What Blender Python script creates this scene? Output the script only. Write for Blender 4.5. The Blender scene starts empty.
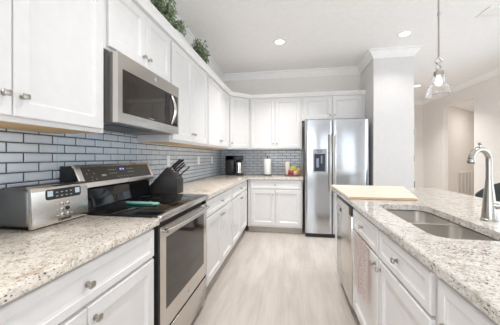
import bpy, bmesh, math, random
from mathutils import Vector, Matrix
R = math.radians
S = bpy.context.scene
COL = S.collection

# ------------------------------------------------------------------ camera, world, lights, exposure
cam_d = bpy.data.cameras.new('camera'); cam = bpy.data.objects.new('camera', cam_d); COL.objects.link(cam)
cam.location = (1.338, 0.0, 1.24); cam.rotation_euler = (R(90), 0, R(9.32))
cam_d.sensor_width = 36; cam_d.lens = 18.0; cam_d.shift_y = -0.011; cam_d.clip_start = 0.02
S.camera = cam
w = bpy.data.worlds.new('world'); S.world = w; w.use_nodes = True
w.node_tree.nodes['Background'].inputs[0].default_value = (0.86, 0.93, 1.0, 1)
w.node_tree.nodes['Background'].inputs[1].default_value = 1.1
S.view_settings.view_transform = 'Standard'; S.view_settings.look = 'None'
S.view_settings.gamma = 1; S.view_settings.use_curve_mapping = False
S.view_settings.exposure = -0.12
S.cycles.use_denoising = True
S.cycles.max_bounces = 14; S.cycles.diffuse_bounces = 10; S.cycles.sample_clamp_indirect = 6

def area(name, loc, rot, sx, sy, power, col=(1, 1, 1), shape='RECTANGLE', spread=180):
    l = bpy.data.lights.new(name, 'AREA'); l.shape = shape; l.size = sx; l.size_y = sy
    l.energy = power; l.color = col; l.spread = R(spread)
    o = bpy.data.objects.new(name, l); COL.objects.link(o); o.location = loc; o.rotation_euler = rot
    return o
DAY = (0.82, 0.91, 1.0)
area('daylight_rear_right', (3.75, -3.9, 1.32), (R(112), 0, 0), 1.7, 2.0, 18, DAY)
area('daylight_rear_left', (1.0, -3.9, 1.5), (R(112), 0, 0), 1.8, 1.5, 70, DAY)
area('daylight_right_near', (4.60, 0.6, 1.4), (R(100), 0, R(90)), 2.6, 2.0, 38, DAY)
area('hall_fill_light', (4.60, 3.6, 1.2), (R(90), 0, R(90)), 2.2, 1.6, 16, DAY)  # fill light added to brighten the hall, set before the added window
CAN_FILL_XY = [(1.185, 3.44), (2.77, 3.475), (4.09, 6.06), (1.185, 1.3), (2.77, 1.3), (1.185, -1.2), (2.77, -1.2), (4.3, 3.475), (4.3, 1.3)]  # first three have fittings, the rest are unseen lamps added for fill
CAN_FILL_W = [19, 4, 24, 9, 6, 14, 9, 12, 8]

# ------------------------------------------------------------------ materials
def mat(name, col, rough=0.5, metal=0.0, **kw):
    m = bpy.data.materials.new(name); m.use_nodes = True
    b = m.node_tree.nodes['Principled BSDF']
    b.inputs['Base Color'].default_value = (*col, 1); b.inputs['Roughness'].default_value = rough
    b.inputs['Metallic'].default_value = metal
    for k, v in kw.items():
        b.inputs[k.replace('_', ' ')].default_value = v
    return m
def nd(m, t, **kw):
    n = m.node_tree.nodes.new(t)
    for k, v in kw.items(): setattr(n, k, v)
    return n
def ln(m, a, b): m.node_tree.links.new(a, b)
def coords(m, scale=(1, 1, 1), rot=(0, 0, 0)):
    tc = nd(m, 'ShaderNodeTexCoord'); mp = nd(m, 'ShaderNodeMapping')
    mp.inputs['Scale'].default_value = scale; mp.inputs['Rotation'].default_value = rot
    ln(m, tc.outputs['Object'], mp.inputs['Vector']); return mp.outputs['Vector']
def noise(m, vec, scale, detail=3, rough=0.5):
    n = nd(m, 'ShaderNodeTexNoise'); n.inputs['Scale'].default_value = scale
    n.inputs['Detail'].default_value = detail; n.inputs['Roughness'].default_value = rough
    ln(m, vec, n.inputs['Vector']); return n.outputs['Fac']
def ramp(m, fac, stops):
    r = nd(m, 'ShaderNodeValToRGB'); e = r.color_ramp.elements
    while len(e) < len(stops): e.new(0.5)
    for x, (p, c) in zip(e, stops): x.position = p; x.color = (*c, 1) if len(c) == 3 else c
    ln(m, fac, r.inputs['Fac']); return r.outputs['Color']
def mix(m, fac, a, b, mode='MIX'):
    x = nd(m, 'ShaderNodeMix', data_type='RGBA', blend_type=mode)
    for s, v in ((x.inputs[0], fac), (x.inputs[6], a), (x.inputs[7], b)):
        if isinstance(v, (int, float)): s.default_value = v
        elif isinstance(v, tuple): s.default_value = (*v, 1)
        else: ln(m, v, s)
    return x.outputs[2]
def bsdf(m): return m.node_tree.nodes['Principled BSDF']
def bump(m, h, strength, dist=0.01):
    b = nd(m, 'ShaderNodeBump'); b.inputs['Strength'].default_value = strength; b.inputs['Distance'].default_value = dist
    ln(m, h, b.inputs['Height']); ln(m, b.outputs['Normal'], bsdf(m).inputs['Normal'])
def paint(name, col, rough, sc=18, amt=0.02):
    m = mat(name, col, rough); v = coords(m)
    f = noise(m, v, sc)
    c = ramp(m, f, [(0.3, tuple(c * (1 - amt) for c in col)), (0.7, tuple(min(1, c * (1 + amt)) for c in col))])
    ln(m, c, bsdf(m).inputs['Base Color']); bump(m, noise(m, v, 220), 0.04, 0.002)
    return m
CAB = paint('white_cabinet_paint', (0.775, 0.768, 0.765), 0.28)
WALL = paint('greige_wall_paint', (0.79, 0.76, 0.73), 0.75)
CEIL = paint('ceiling_paint', (0.88, 0.878, 0.875), 0.9)
TRIM = paint('white_trim_paint', (0.88, 0.875, 0.865), 0.35)
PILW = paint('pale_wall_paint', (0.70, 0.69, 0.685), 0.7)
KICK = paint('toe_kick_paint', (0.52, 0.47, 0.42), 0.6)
WOODU = mat('maple_veneer', (0.72, 0.47, 0.22), 0.5)
v = coords(WOODU, (6, 60, 6)); ln(WOODU, ramp(WOODU, noise(WOODU, v, 1.5), [(0.3, (0.62, 0.38, 0.16)), (0.7, (0.80, 0.56, 0.28))]), bsdf(WOODU).inputs['Base Color'])

def granite(name, base, brown, amt, sp=0.75):
    m = mat(name, base, 0.12)
    v = coords(m); vs = coords(m, (1, 0.55, 1), (0, 0, 0.5))
    c = ramp(m, noise(m, v, 9, 5, 0.6), [(0.35, tuple(x * 0.90 for x in base)), (0.65, base)])
    c = mix(m, ramp(m, noise(m, v, 28, 4, 0.65), [(0.50, (0, 0, 0)), (0.66, (1, 1, 1))]), c, brown)
    c = mix(m, ramp(m, noise(m, v, 95, 3, 0.7), [(0.50, (0, 0, 0)), (0.60, (sp, sp, sp))]), c, (0.42, 0.38, 0.345))
    big = noise(m, v, 7, 3)
    spots = noise(m, vs, 150, 2, 0.5)
    add = nd(m, 'ShaderNodeMath', operation='MULTIPLY_ADD'); ln(m, big, add.inputs[0]); add.inputs[1].default_value = 0.22; ln(m, spots, add.inputs[2])
    c = mix(m, ramp(m, add.outputs[0], [(amt, (0, 0, 0)), (amt + 0.045, (1, 1, 1))]), c, (0.09, 0.06, 0.055))
    vo = nd(m, 'ShaderNodeTexVoronoi'); vo.inputs['Scale'].default_value = 120; ln(m, v, vo.inputs['Vector'])
    c = mix(m, ramp(m, vo.outputs['Color'], [(0.0, (0, 0, 0)), (0.86, (0, 0, 0)), (0.9, (0.4, 0.4, 0.4))]), c, (0.93, 0.91, 0.88))
    ln(m, c, bsdf(m).inputs['Base Color']); return m
GRAN_L = granite('cream_granite', (0.86, 0.80, 0.715), (0.58, 0.48, 0.38), 0.735, 0.5)
GRAN_I = granite('pale_granite', (0.72, 0.695, 0.65), (0.46, 0.41, 0.36), 0.725)

def steel(name, col, rough, axis_scale=(2, 2, 2), amt=0.02):
    m = mat(name, col, rough, 1.0); v = coords(m, axis_scale)
    f = noise(m, v, 4, 2)
    c = ramp(m, f, [(0.2, tuple(x * (1 - amt) for x in col)), (0.8, tuple(min(1, x * (1 + amt)) for x in col))])
    ln(m, c, bsdf(m).inputs['Base Color'])
    r = nd(m, 'ShaderNodeMapRange'); ln(m, f, r.inputs[0]); r.inputs[3].default_value = rough * 0.93; r.inputs[4].default_value = rough * 1.07
    ln(m, r.outputs[0], bsdf(m).inputs['Roughness']); return m
SS = steel('brushed_steel', (0.64, 0.61, 0.57), 0.22)
SSF = steel('fridge_steel', (0.55, 0.565, 0.59), 0.16, (2, 2, 2))
SSD = steel('dark_side_steel', (0.22, 0.21, 0.20), 0.35)
SINK = steel('sink_steel', (0.72, 0.69, 0.65), 0.32, (5, 5, 2))
NICK = steel('satin_nickel', (0.46, 0.43, 0.39), 0.3, (20, 20, 20))
CHR = steel('faucet_nickel', (0.44, 0.42, 0.385), 0.22, (10, 10, 10))
BLK = mat('black_plastic', (0.012, 0.012, 0.013), 0.35)
BLKG = mat('black_ceramic_glass', (0.006, 0.006, 0.007), 0.03)
OVG = mat('oven_window_glass', (0.030, 0.024, 0.019), 0.05)
MWG = mat('microwave_window_glass', (0.030, 0.024, 0.020), 0.05)
PANEL = mat('dark_control_panel', (0.045, 0.035, 0.028), 0.3)
BLKM = mat('matte_black', (0.03, 0.03, 0.032), 0.6)
KB = mat('dark_knife_block_wood', (0.028, 0.024, 0.022), 0.5)
WHT = mat('white_plastic', (0.85, 0.85, 0.84), 0.4)
GREY = mat('grey_mark', (0.45, 0.44, 0.42), 0.5)
LCD = mat('pale_lcd', (0.42, 0.50, 0.55), 0.3); bsdf(LCD).inputs['Emission Color'].default_value = (0.6, 0.75, 0.85, 1); bsdf(LCD).inputs['Emission Strength'].default_value = 0.15
CLK = mat('blue_clock_display', (0.02, 0.03, 0.12), 0.2); bsdf(CLK).inputs['Emission Color'].default_value = (0.12, 0.16, 0.55, 1); bsdf(CLK).inputs['Emission Strength'].default_value = 0.25
DIG = mat('lit_clock_digit', (0.8, 0.85, 1), 0.4); bsdf(DIG).inputs['Emission Color'].default_value = (0.8, 0.85, 1, 1); bsdf(DIG).inputs['Emission Strength'].default_value = 1.0
LAMP = mat('lit_lamp', (1, 1, 1), 0.5); bsdf(LAMP).inputs['Emission Color'].default_value = (1, 0.97, 0.92, 1); bsdf(LAMP).inputs['Emission Strength'].default_value = 9
BULB = mat('lit_bulb', (1, 1, 1), 0.5); bsdf(BULB).inputs['Emission Color'].default_value = (1, 0.95, 0.88, 1); bsdf(BULB).inputs['Emission Strength'].default_value = 4
GLASS = mat('clear_glass', (1, 1, 1), 0.02, 0, Transmission_Weight=1.0, IOR=1.5)
PAPER = mat('paper_towel', (0.90, 0.90, 0.89), 0.9); bump(PAPER, noise(PAPER, coords(PAPER), 160), 0.2, 0.003)
TEAL = mat('pale_teal_silicone', (0.33, 0.60, 0.50), 0.3)
TEALD = mat('dark_teal_silicone', (0.01, 0.09, 0.075), 0.25)
CHARC = mat('charcoal_upholstery', (0.055, 0.06, 0.062), 0.7); bump(CHARC, noise(CHARC, coords(CHARC), 300), 0.15, 0.002)
BOARD = mat('pale_maple_board', (0.83, 0.68, 0.52), 0.4)
v = coords(BOARD, (3, 26, 3)); ln(BOARD, ramp(BOARD, noise(BOARD, v, 2, 4), [(0.3, (0.78, 0.66, 0.53)), (0.7, (0.88, 0.79, 0.67))]), bsdf(BOARD).inputs['Base Color'])
BOARDE = mat('board_edge_grain', (0.55, 0.38, 0.24), 0.5)
WICK = mat('brown_wicker', (0.25, 0.14, 0.07), 0.8)
LEAF = mat('green_leaf', (0.10, 0.16, 0.07), 0.55)
v = coords(LEAF); ln(LEAF, ramp(LEAF, noise(LEAF, v, 45, 2), [(0.3, (0.07, 0.13, 0.05)), (0.5, (0.23, 0.32, 0.18)), (0.7, (0.48, 0.55, 0.40))]), bsdf(LEAF).inputs['Base Color'])
STEM = mat('brown_stem', (0.12, 0.08, 0.04), 0.8)
POT = mat('grey_clay_pot', (0.45, 0.42, 0.38), 0.8)
TILE = mat('blue_grey_glazed_tile', (0.44, 0.48, 0.54), 0.10)
v = coords(TILE); ln(TILE, ramp(TILE, noise(TILE, v, 5, 2), [(0.3, (0.54, 0.60, 0.665)), (0.7, (0.64, 0.70, 0.755))]), bsdf(TILE).inputs['Base Color'])
GROUT = mat('dark_grout', (0.055, 0.055, 0.06), 0.8)

FLOOR = mat('whitewashed_plank_floor', (0.6, 0.55, 0.5), 0.35)
v = coords(FLOOR, (1, 1, 1), (0, 0, R(90)))
br = nd(FLOOR, 'ShaderNodeTexBrick'); ln(FLOOR, v, br.inputs['Vector'])
br.offset = 0.37; br.inputs['Scale'].default_value = 1
br.inputs['Brick Width'].default_value = 1.2; br.inputs['Row Height'].default_value = 0.18; br.inputs['Mortar Size'].default_value = 0.0022
br.inputs['Color1'].default_value = (0.45, 0.40, 0.36, 1); br.inputs['Color2'].default_value = (0.64, 0.59, 0.545, 1); br.inputs['Mortar'].default_value = (0.28, 0.25, 0.22, 1)
vs = coords(FLOOR, (18, 1.1, 1)); vc = coords(FLOOR, (4.5, 0.9, 1))
c = mix(FLOOR, 0.55, br.outputs['Color'], ramp(FLOOR, noise(FLOOR, vs, 2.6, 5, 0.6), [(0.3, (0.43, 0.38, 0.335)), (0.5, (0.56, 0.51, 0.465)), (0.7, (0.66, 0.615, 0.57))]))
c = mix(FLOOR, 0.45, c, ramp(FLOOR, noise(FLOOR, vc, 2.2, 4), [(0.38, (0.50, 0.45, 0.405)), (0.62, (0.66, 0.615, 0.57))]))
ln(FLOOR, c, bsdf(FLOOR).inputs['Base Color']); bump(FLOOR, br.outputs['Fac'], -0.15, 0.002)

TOWEL = mat('pink_pattern_towel', (0.85, 0.78, 0.74), 0.9)
v = coords(TOWEL, (1, 1, 1)); vo = nd(TOWEL, 'ShaderNodeTexVoronoi'); vo.inputs['Scale'].default_value = 26; vo.inputs['Randomness'].default_value = 0.35; ln(TOWEL, v, vo.inputs['Vector'])
ln(TOWEL, ramp(TOWEL, vo.outputs['Distance'], [(0.0, (0.86, 0.80, 0.76)), (0.28, (0.90, 0.87, 0.85)), (0.35, (0.82, 0.60, 0.55)), (0.40, (0.82, 0.60, 0.55)), (0.47, (0.90, 0.87, 0.85))]), bsdf(TOWEL).inputs['Base Color'])

# ------------------------------------------------------------------ mesh helpers
def box(bm, x0, x1, y0, y1, z0, z1, bev=0.0, seg=2, f=None):
    t = bmesh.new()
    vs = [t.verts.new((x, y, z)) for z in (z0, z1) for y in (y0, y1) for x in (x0, x1)]
    for q in ((0, 2, 3, 1), (4, 5, 7, 6), (0, 1, 5, 4), (2, 6, 7, 3), (0, 4, 6, 2), (1, 3, 7, 5)):
        t.faces.new([vs[i] for i in q])
    if bev > 0: bmesh.ops.bevel(t, geom=list(t.edges), offset=bev, segments=seg, profile=0.5, affect='EDGES')
    merge(bm, t, f)
def merge(bm, t, f=None):
    if f:
        for v in t.verts: v.co = Vector(f(v.co))
    mp = {v: bm.verts.new(v.co) for v in t.verts}
    for fc in t.faces:
        try: bm.faces.new([mp[v] for v in fc.verts])
        except ValueError: pass
    t.free()
def lathe(bm, c, prof, n=24, axis='z', closed=False):
    rings = []
    for r, h in prof:
        ring = []
        for i in range(n):
            a = 2 * math.pi * i / n; p = (r * math.cos(a), r * math.sin(a), h)
            if axis == 'x': p = (h, p[0], p[1])
            elif axis == 'y': p = (p[0], h, p[1])
            elif axis == '-y': p = (p[0], -h, p[1])
            ring.append(bm.verts.new((c[0] + p[0], c[1] + p[1], c[2] + p[2])))
        rings.append(ring)
    m = len(rings)
    for k in range(m if closed else m - 1):
        a, b = rings[k], rings[(k + 1) % m]
        for i in range(n): bm.faces.new((a[i], a[(i + 1) % n], b[(i + 1) % n], b[i]))
    if not closed:
        bm.faces.new(rings[0][::-1]); bm.faces.new(rings[-1])
def tube(bm, pts, r, n=10, caps=True):
    pts = [Vector(p) for p in pts]; rr = r if isinstance(r, (list, tuple)) else [r] * len(pts)
    rings = []; up = None
    for i, p in enumerate(pts):
        t = (pts[min(i + 1, len(pts) - 1)] - pts[max(i - 1, 0)]).normalized()
        if up is None: up = t.orthogonal().normalized()
        up = (up - t * up.dot(t)).normalized(); s = t.cross(up)
        rings.append([bm.verts.new(p + (up * math.cos(2 * math.pi * k / n) + s * math.sin(2 * math.pi * k / n)) * rr[i]) for k in range(n)])
    for a, b in zip(rings, rings[1:]):
        for k in range(n): bm.faces.new((a[k], a[(k + 1) % n], b[(k + 1) % n], b[k]))
    if caps: bm.faces.new(rings[0][::-1]); bm.faces.new(rings[-1])
def prism(bm, pts, h0, h1, f=None, bev=0.0, seg=2):
    """polygon pts (a,b) pushed from h0 to h1; f(a,b,h) -> xyz"""
    t = bmesh.new()
    lo = [t.verts.new((a, b, h0)) for a, b in pts]; hi = [t.verts.new((a, b, h1)) for a, b in pts]; n = len(pts)
    t.faces.new(lo[::-1]); t.faces.new(hi)
    for i in range(n): t.faces.new((lo[i], lo[(i + 1) % n], hi[(i + 1) % n], hi[i]))
    if bev: bmesh.ops.bevel(t, geom=list(t.edges), offset=bev, segments=seg, profile=0.5, affect='EDGES')
    merge(bm, t, (lambda c: f(c[0], c[1], c[2])) if f else None)
def sweep(bm, prof, path, f=None, closed=False):
    """profile (out, up) swept along world xy path [(x,y,nx,ny)] where n = offset direction per vertex"""
    rings = [[bm.verts.new((x + nx * o, y + ny * o, u)) for o, u in prof] for x, y, nx, ny in path]
    m = len(prof)
    for a, b in zip(rings, rings[1:]):
        for k in range(m): bm.faces.new((a[k], a[(k + 1) % m], b[(k + 1) % m], b[k]))
    bm.faces.new(rings[0]); bm.faces.new(rings[-1][::-1])
def rot(bm_fn, ang, c, axis='Z'):
    pass
def obj(name, bm, m, parent=None, label=None, smooth=True, loc=None):
    bmesh.ops.recalc_face_normals(bm, faces=bm.faces)
    me = bpy.data.meshes.new(name)
    o = bpy.data.objects.new(name, me); COL.objects.link(o)
    off = None
    if parent is not None:
        p = parent; off = Vector((0, 0, 0))
        while p is not None: off += p.location; p = p.parent
    elif loc is not None: off = Vector(loc); o.location = loc
    if off is not None:
        for v in bm.verts: v.co -= off
    bm.to_mesh(me); bm.free(); me.materials.append(m)
    if smooth:
        me.polygons.foreach_set('use_smooth', [True] * len(me.polygons)); me.set_sharp_from_angle(angle=R(32))
    if parent is not None: o.parent = parent
    if label: o['label'] = label
    return o
def thing(name, label, cat, loc, group=None):
    o = bpy.data.objects.new(name, None); COL.objects.link(o); o.location = loc; o.empty_display_size = 0.1
    o['label'] = label; o['category'] = cat
    if group: o['group'] = group
    return o
def tag(o, label, cat, group=None):
    o['label'] = label; o['category'] = cat
    if group: o['group'] = group
    return o
def struct(name, bm, m, smooth=True):
    o = obj(name, bm, m, smooth=smooth); o['kind'] = 'structure'; return o
def dup(root, loc, label, group=None):
    r = root.copy(); COL.objects.link(r); r.location = loc; r['label'] = label
    if group: r['group'] = group
    for ch in list(root.children):
        c = ch.copy(); COL.objects.link(c); c.parent = r
        for g in list(ch.children):
            d = g.copy(); COL.objects.link(d); d.parent = c
    return r
def text_bm(body, size, f, font_depth=0.0006):
    cu = bpy.data.curves.new('lettering', 'FONT'); cu.body = body; cu.size = size; cu.align_x = 'CENTER'; cu.align_y = 'CENTER'; cu.extrude = font_depth; cu.resolution_u = 2; cu.offset = 0.0005
    o = bpy.data.objects.new('lettering', cu); me = bpy.data.meshes.new_from_object(o)
    bm = bmesh.new(); bm.from_mesh(me)
    for v in bm.verts: v.co = Vector(f(v.co.x, v.co.y, v.co.z))
    bpy.data.objects.remove(o); bpy.data.curves.remove(cu); bpy.data.meshes.remove(me)
    return bm
def face(kind, p):
    if kind == 'x+': return lambda a, z, n: (p + n, a, z)
    if kind == 'x-': return lambda a, z, n: (p - n, a, z)
    return lambda a, z, n: (a, p - n, z)

# ------------------------------------------------------------------ the room
YB, CH, XR, YF, YR = 4.68, 2.82, 5.0, 7.7, -4.0
def slab(name, m, *b):
    bm = bmesh.new(); box(bm, *b); return struct(name, bm, m, False)
slab('floor', FLOOR, -0.12, 7.1, YR - 0.12, 8.8, -0.1, 0)
slab('ceiling', CEIL, -0.12, XR + 0.12, YR - 0.12, YF + 0.12, CH, CH + 0.1)
slab('wall_left', WALL, -0.12, 0, YR, YF, 0, CH)
slab('wall_back', WALL, 0, 2.55, YB, YB + 0.12, 0, CH)
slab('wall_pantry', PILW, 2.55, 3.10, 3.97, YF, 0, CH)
slab('wall_far', WALL, 3.10, XR, YF, YF + 0.12, 0, CH)
bm = bmesh.new()   # right wall: window gap near the camera, gap added for fill light, cased opening far
for a in ((YR, -0.75, 0, CH), (-0.75, 1.95, 0, 0.4), (-0.75, 1.95, 2.42, CH), (1.95, 2.5, 0, CH), (2.5, 4.7, 0, 0.4), (2.5, 4.7, 2.42, CH), (4.7, 5.74, 0, CH), (5.74, 6.8, 2.45, CH), (6.8, YF, 0, CH)):
    box(bm, XR, XR + 0.12, a[0], a[1], a[2], a[3])
struct('wall_right', bm, WALL, False)
bm = bmesh.new()   # rear wall with two window gaps
for a in ((0, 0.08, 0, CH), (0.08, 1.92, 0, 0.7), (0.08, 1.92, 2.3, CH), (1.92, 2.88, 0, CH), (2.88, 4.62, 0, 0.28), (2.88, 4.62, 2.36, CH), (4.62, XR, 0, CH)):
    box(bm, a[0], a[1], YR - 0.12, YR, a[2], a[3])
struct('wall_rear', bm, WALL, False)
def window(name, f, a0, a1, z0, z1, muls):
    bm = bmesh.new(); w_ = 0.05
    def b(p0, p1, q0, q1): box(bm, p0, p1, q0, q1, -0.10, -0.04, f=lambda c: f(c[0], c[1], c[2]))
    b(a0, a1, z0, z0 + w_); b(a0, a1, z1 - w_, z1); b(a0, a0 + w_, z0 + w_, z1 - w_); b(a1 - w_, a1, z0 + w_, z1 - w_)
    for m_ in muls: b(m_ - 0.03, m_ + 0.03, z0 + w_, z1 - w_)
    struct(name, bm, TRIM, False)
window('window_1', lambda a, z, n: (a, YR + n, z), 2.88, 4.62, 0.28, 2.36, [3.75])
window('window_2', lambda a, z, n: (a, YR + n, z), 0.08, 1.92, 0.7, 2.3, [1.0])
window('window_3', lambda a, z, n: (XR - n, a, z), -0.75, 1.95, 0.4, 2.42, [0.15, 1.05])
window('fill_window', lambda a, z, n: (XR - n, a, z), 2.5, 4.7, 0.4, 2.42, [3.6])  # unseen window added to bring fill light into the hall
# alcove behind the opening: 45 degree wall
bm = bmesh.new(); prism(bm, [(5.12, 6.8), (6.9, 8.4), (6.9, 8.55), (5.12, 6.95)], 0, 2.6); struct('wall_alcove', bm, WALL, False)
slab('wall_alcove_right', WALL, 6.9, 7.0, 5.6, 8.5, 0, 2.6)
slab('wall_alcove_near', WALL, 5.12, 6.9, 5.5, 5.62, 0, 2.6)
slab('ceiling_alcove', CEIL, 5.12, 6.9, 5.62, 8.5, 2.5, 2.6)
# ceiling crown
CP = [(0, CH - 0.115), (0.012, CH - 0.115), (0.018, CH - 0.092), (0.055, CH - 0.05), (0.070, CH - 0.024), (0.088, CH - 0.018), (0.088, CH), (0, CH)]
def crown(name, path):
    bm = bmesh.new(); sweep(bm, CP, path); struct(name, bm, TRIM)
crown('trim_1', [(0, YR, 1, 0), (0, YB, 1, -1), (2.55, YB, -1, -1), (2.55, 3.97, -1, -1), (3.10, 3.97, 1, -1), (3.10, YF, 1, -1), (XR, YF, -1, -1), (XR, YR, -1, 0)])
# baseboards in the far hall
for nm, b in (('baseboard_far', (3.12, XR, YF - 0.015, YF, 0, 0.13)), ('baseboard_right', (XR - 0.015, XR, 1.95, 5.74, 0, 0.13)), ('baseboard_pantry', (3.10, 3.115, 4.95, YF - 0.02, 0, 0.13))):
    slab(nm, TRIM, *b)
# pantry door on the hall side of the pier, hinges at its near edge
bm = bmesh.new(); box(bm, 3.103, 3.112, 3.99, 4.85, 0.01, 2.05, 0.003); d1 = struct('door_1', bm, TRIM, False)
for z in (0.25, 0.84, 1.22, 1.60):
    bm = bmesh.new(); box(bm, 3.104, 3.114, 3.975, 3.989, z - 0.045, z + 0.045, 0.002); tube(bm, [(3.114, 3.972, z - 0.048), (3.114, 3.972, z + 0.048)], 0.006, 8)
    obj('hinge', bm, NICK, d1)

# backsplash: bevelled tiles on dark grout
TW, TH, G = 0.1555, 0.0495, 0.0050
def tiles(name, f, a0, a1, z0, z1, aoff):
    bm = bmesh.new(); k = 0
    z = 0.914 + 0.001
    while z < z1:
        za, zb = max(z + G / 2, z0), min(z + TH - G / 2, z1)
        a = a0 - (a0 - aoff) % TW - TW - (TW / 2 if k % 2 else 0)
        while a < a1:
            p, q = max(a + G / 2, a0), min(a + TW - G / 2, a1)
            if q - p > 0.012 and zb - za > 0.008:
                e = 0.0060; zs = za, zb
                o = [bm.verts.new(f(*c)) for c in ((p, za, 0.004), (q, za, 0.004), (q, zb, 0.004), (p, zb, 0.004))]
                i = [bm.verts.new(f(*c)) for c in ((p + e, za + e, 0.008), (q - e, za + e, 0.008), (q - e, zb - e, 0.008), (p + e, zb - e, 0.008))]
                bm.faces.new(i)
                for j in range(4): bm.faces.new((o[j], o[(j + 1) % 4], i[(j + 1) % 4], i[j]))
            a += TW
        z += TH; k += 1
    gb = bmesh.new(); box(gb, a0, a1, z0, z1, 0.0, 0.0042, f=lambda c: f(c[0], c[1], c[2]))
    g = struct(name, gb, GROUT, False)
    t = obj('tile_face', bm, TILE, g, smooth=False); t['kind'] = 'structure'
fl = lambda a, z, n: (0.0005 + n, a, z); fb = lambda a, z, n: (a, YB - 0.0005 - n, z)
tiles('trim_2', fl, 0.3, 1.246, 0.916, 1.385, 1.061)
tiles('trim_3', fl, 1.246, 2.009, 0.80, 1.43, 1.061)
tiles('trim_4', fl, 2.009, YB - 0.01, 0.916, 1.385, 1.061)
tiles('trim_5', fb, 0.01, 1.535, 0.916, 1.385, 0.01)

# ------------------------------------------------------------------ cabinets
def panel(bm, f, a0, a1, z0, z1, n0, t=0.02, w_=0.057, rec=0.013, sl=0.013):
    R_ = lambda i, n: [bm.verts.new(f(*c)) for c in ((a0 + i, z0 + i, n), (a1 - i, z0 + i, n), (a1 - i, z1 - i, n), (a0 + i, z1 - i, n))]
    rs = [R_(0, n0), R_(0, n0 + t - 0.004), R_(0.004, n0 + t), R_(w_, n0 + t), R_(w_ + 0.002, n0 + t - 0.003), R_(w_ + sl, n0 + t - rec)]
    for a, b in zip(rs, rs[1:]):
        for j in range(4): bm.faces.new((a[j], a[(j + 1) % 4], b[(j + 1) % 4], b[j]))
    bm.faces.new(rs[0][::-1]); bm.faces.new(rs[-1])
def knob(f, a, z, n, parent, lab=None):
    bm = bmesh.new()
    ca, cz, cn = a, z, n
    # stem
    for (r0, h0, h1) in ((0.0065, 0, 0.016),):
        t = bmesh.new(); lathe(t, (0, 0, 0), [(0.011, 0), (0.011, 0.002), (r0, 0.004), (r0, h1)], 12)
        merge(bm, t, lambda c: f(ca + c[0], cz + c[1], cn + c[2]))
    t = bmesh.new(); box(t, -0.0130, 0.0130, -0.0105, 0.0105, 0.014, 0.026, 0.004, 2)
    merge(bm, t, lambda c: f(ca + c[0], cz + c[1], cn + c[2]))
    return obj('knob', bm, NICK, parent, lab)
def cabinet(name, label, cat, group, f, a0, a1, z0, z1, depth, doors=(), drawers=(), toe=None, hollow=False, under=False, ft=0.02):
    o3 = Vector(f((a0 + a1) / 2, z0 if toe is None else 0, -depth / 2))
    t = thing(name, label, cat, o3, group)
    F = lambda c: f(c[0], c[1], c[2])
    bm = bmesh.new()
    if hollow:
        box(bm, a0, a1, z0, z1, -0.02, 0, f=F); box(bm, a0, a0 + 0.018, z0, z1, -depth, -0.02, f=F); box(bm, a1 - 0.018, a1, z0, z1, -depth, -0.02, f=F)
        box(bm, a0 + 0.018, a1 - 0.018, z0, z0 + 0.018, -depth, -0.02, f=F); box(bm, a0 + 0.018, a1 - 0.018, z0 + 0.018, z1, -depth, -depth + 0.012, f=F)
    elif under:
        box(bm, a0, a1, z0 + 0.006, z1, -depth, 0, f=F); box(bm, a0, a1, z0, z0 + 0.006, -0.02, 0, f=F)
        box(bm, a0, a0 + 0.015, z0, z0 + 0.006, -depth, -0.02, f=F); box(bm, a1 - 0.015, a1, z0, z0 + 0.006, -depth, -0.02, f=F)
    else: box(bm, a0, a1, z0, z1, -depth, 0, 0.0015, 1, f=F)
    obj('body', bm, CAB, t)
    if under:
        bm = bmesh.new(); box(bm, a0 + 0.016, a1 - 0.016, z0 + 0.001, z0 + 0.0055, -depth + 0.001, -0.021, f=F)
        obj('bottom_panel', bm, WOODU, t, 'unpainted tan wood underside')
    if toe:
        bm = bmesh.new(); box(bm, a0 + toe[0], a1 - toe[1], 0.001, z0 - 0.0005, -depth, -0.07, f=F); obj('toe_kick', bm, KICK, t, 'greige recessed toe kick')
    for (p, q, u, v, ks, kz) in doors:
        bm = bmesh.new(); panel(bm, f, p, q, u, v, 0.001); d = obj('door', bm, CAB, t, smooth=False)
        if ks is not None: knob(f, ks, kz, 0.021, d)
    for (p, q, u, v, ks, kz) in drawers:
        bm = bmesh.new(); panel(bm, f, p, q, u, v, 0.001, w_=0.032, rec=0.006); d = obj('drawer', bm, CAB, t, smooth=False)
        if ks is not None: knob(f, ks, kz, 0.021, d)
    return t
FL, FU, FB_, FBU, FI = face('x+', 0.61), face('x+', 0.305), face('y-', 4.07), face('y-', 4.375), face('x-', 1.812)
UZ0, UZ1, DZ0, DZ1 = 1.372, 2.27, 1.392, 2.25
def pair(a0, a1, z0, z1, kz, g=0.02, m=0.002):
    c = (a0 + a1) / 2
    return [(a0 + g, c - m, z0, z1, c - m - 0.03, kz), (c + m, a1 - g, z0, z1, c + m + 0.03, kz)]
cabinet('wall_cabinet', 'white two-door wall cabinet nearest the camera, above the toaster', 'cabinet', None, FU, 0.295, 1.243, UZ0, UZ1, 0.303, pair(0.295, 1.243, DZ0, DZ1, 1.47), under=True)
cabinet('wall_cabinet', 'short white two-door wall cabinet directly above the microwave', 'cabinet', None, FU, 1.245, 2.008, 1.85, UZ1, 0.303, pair(1.245, 2.008, 1.868, DZ1, 1.935))
cabinet('wall_cabinet', 'tall white two-door wall cabinet just past the microwave', 'cabinet', None, FU, 2.010, 2.969, UZ0, UZ1, 0.303, pair(2.010, 2.969, DZ0, DZ1, 1.475), under=True)
cabinet('wall_cabinet', 'white two-door wall cabinet on left wall beside the angled corner cabinet', 'cabinet', None, FU, 2.971, 4.068, UZ0, UZ1, 0.303, pair(2.971, 4.068, DZ0, DZ1, 1.475), under=True)
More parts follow.
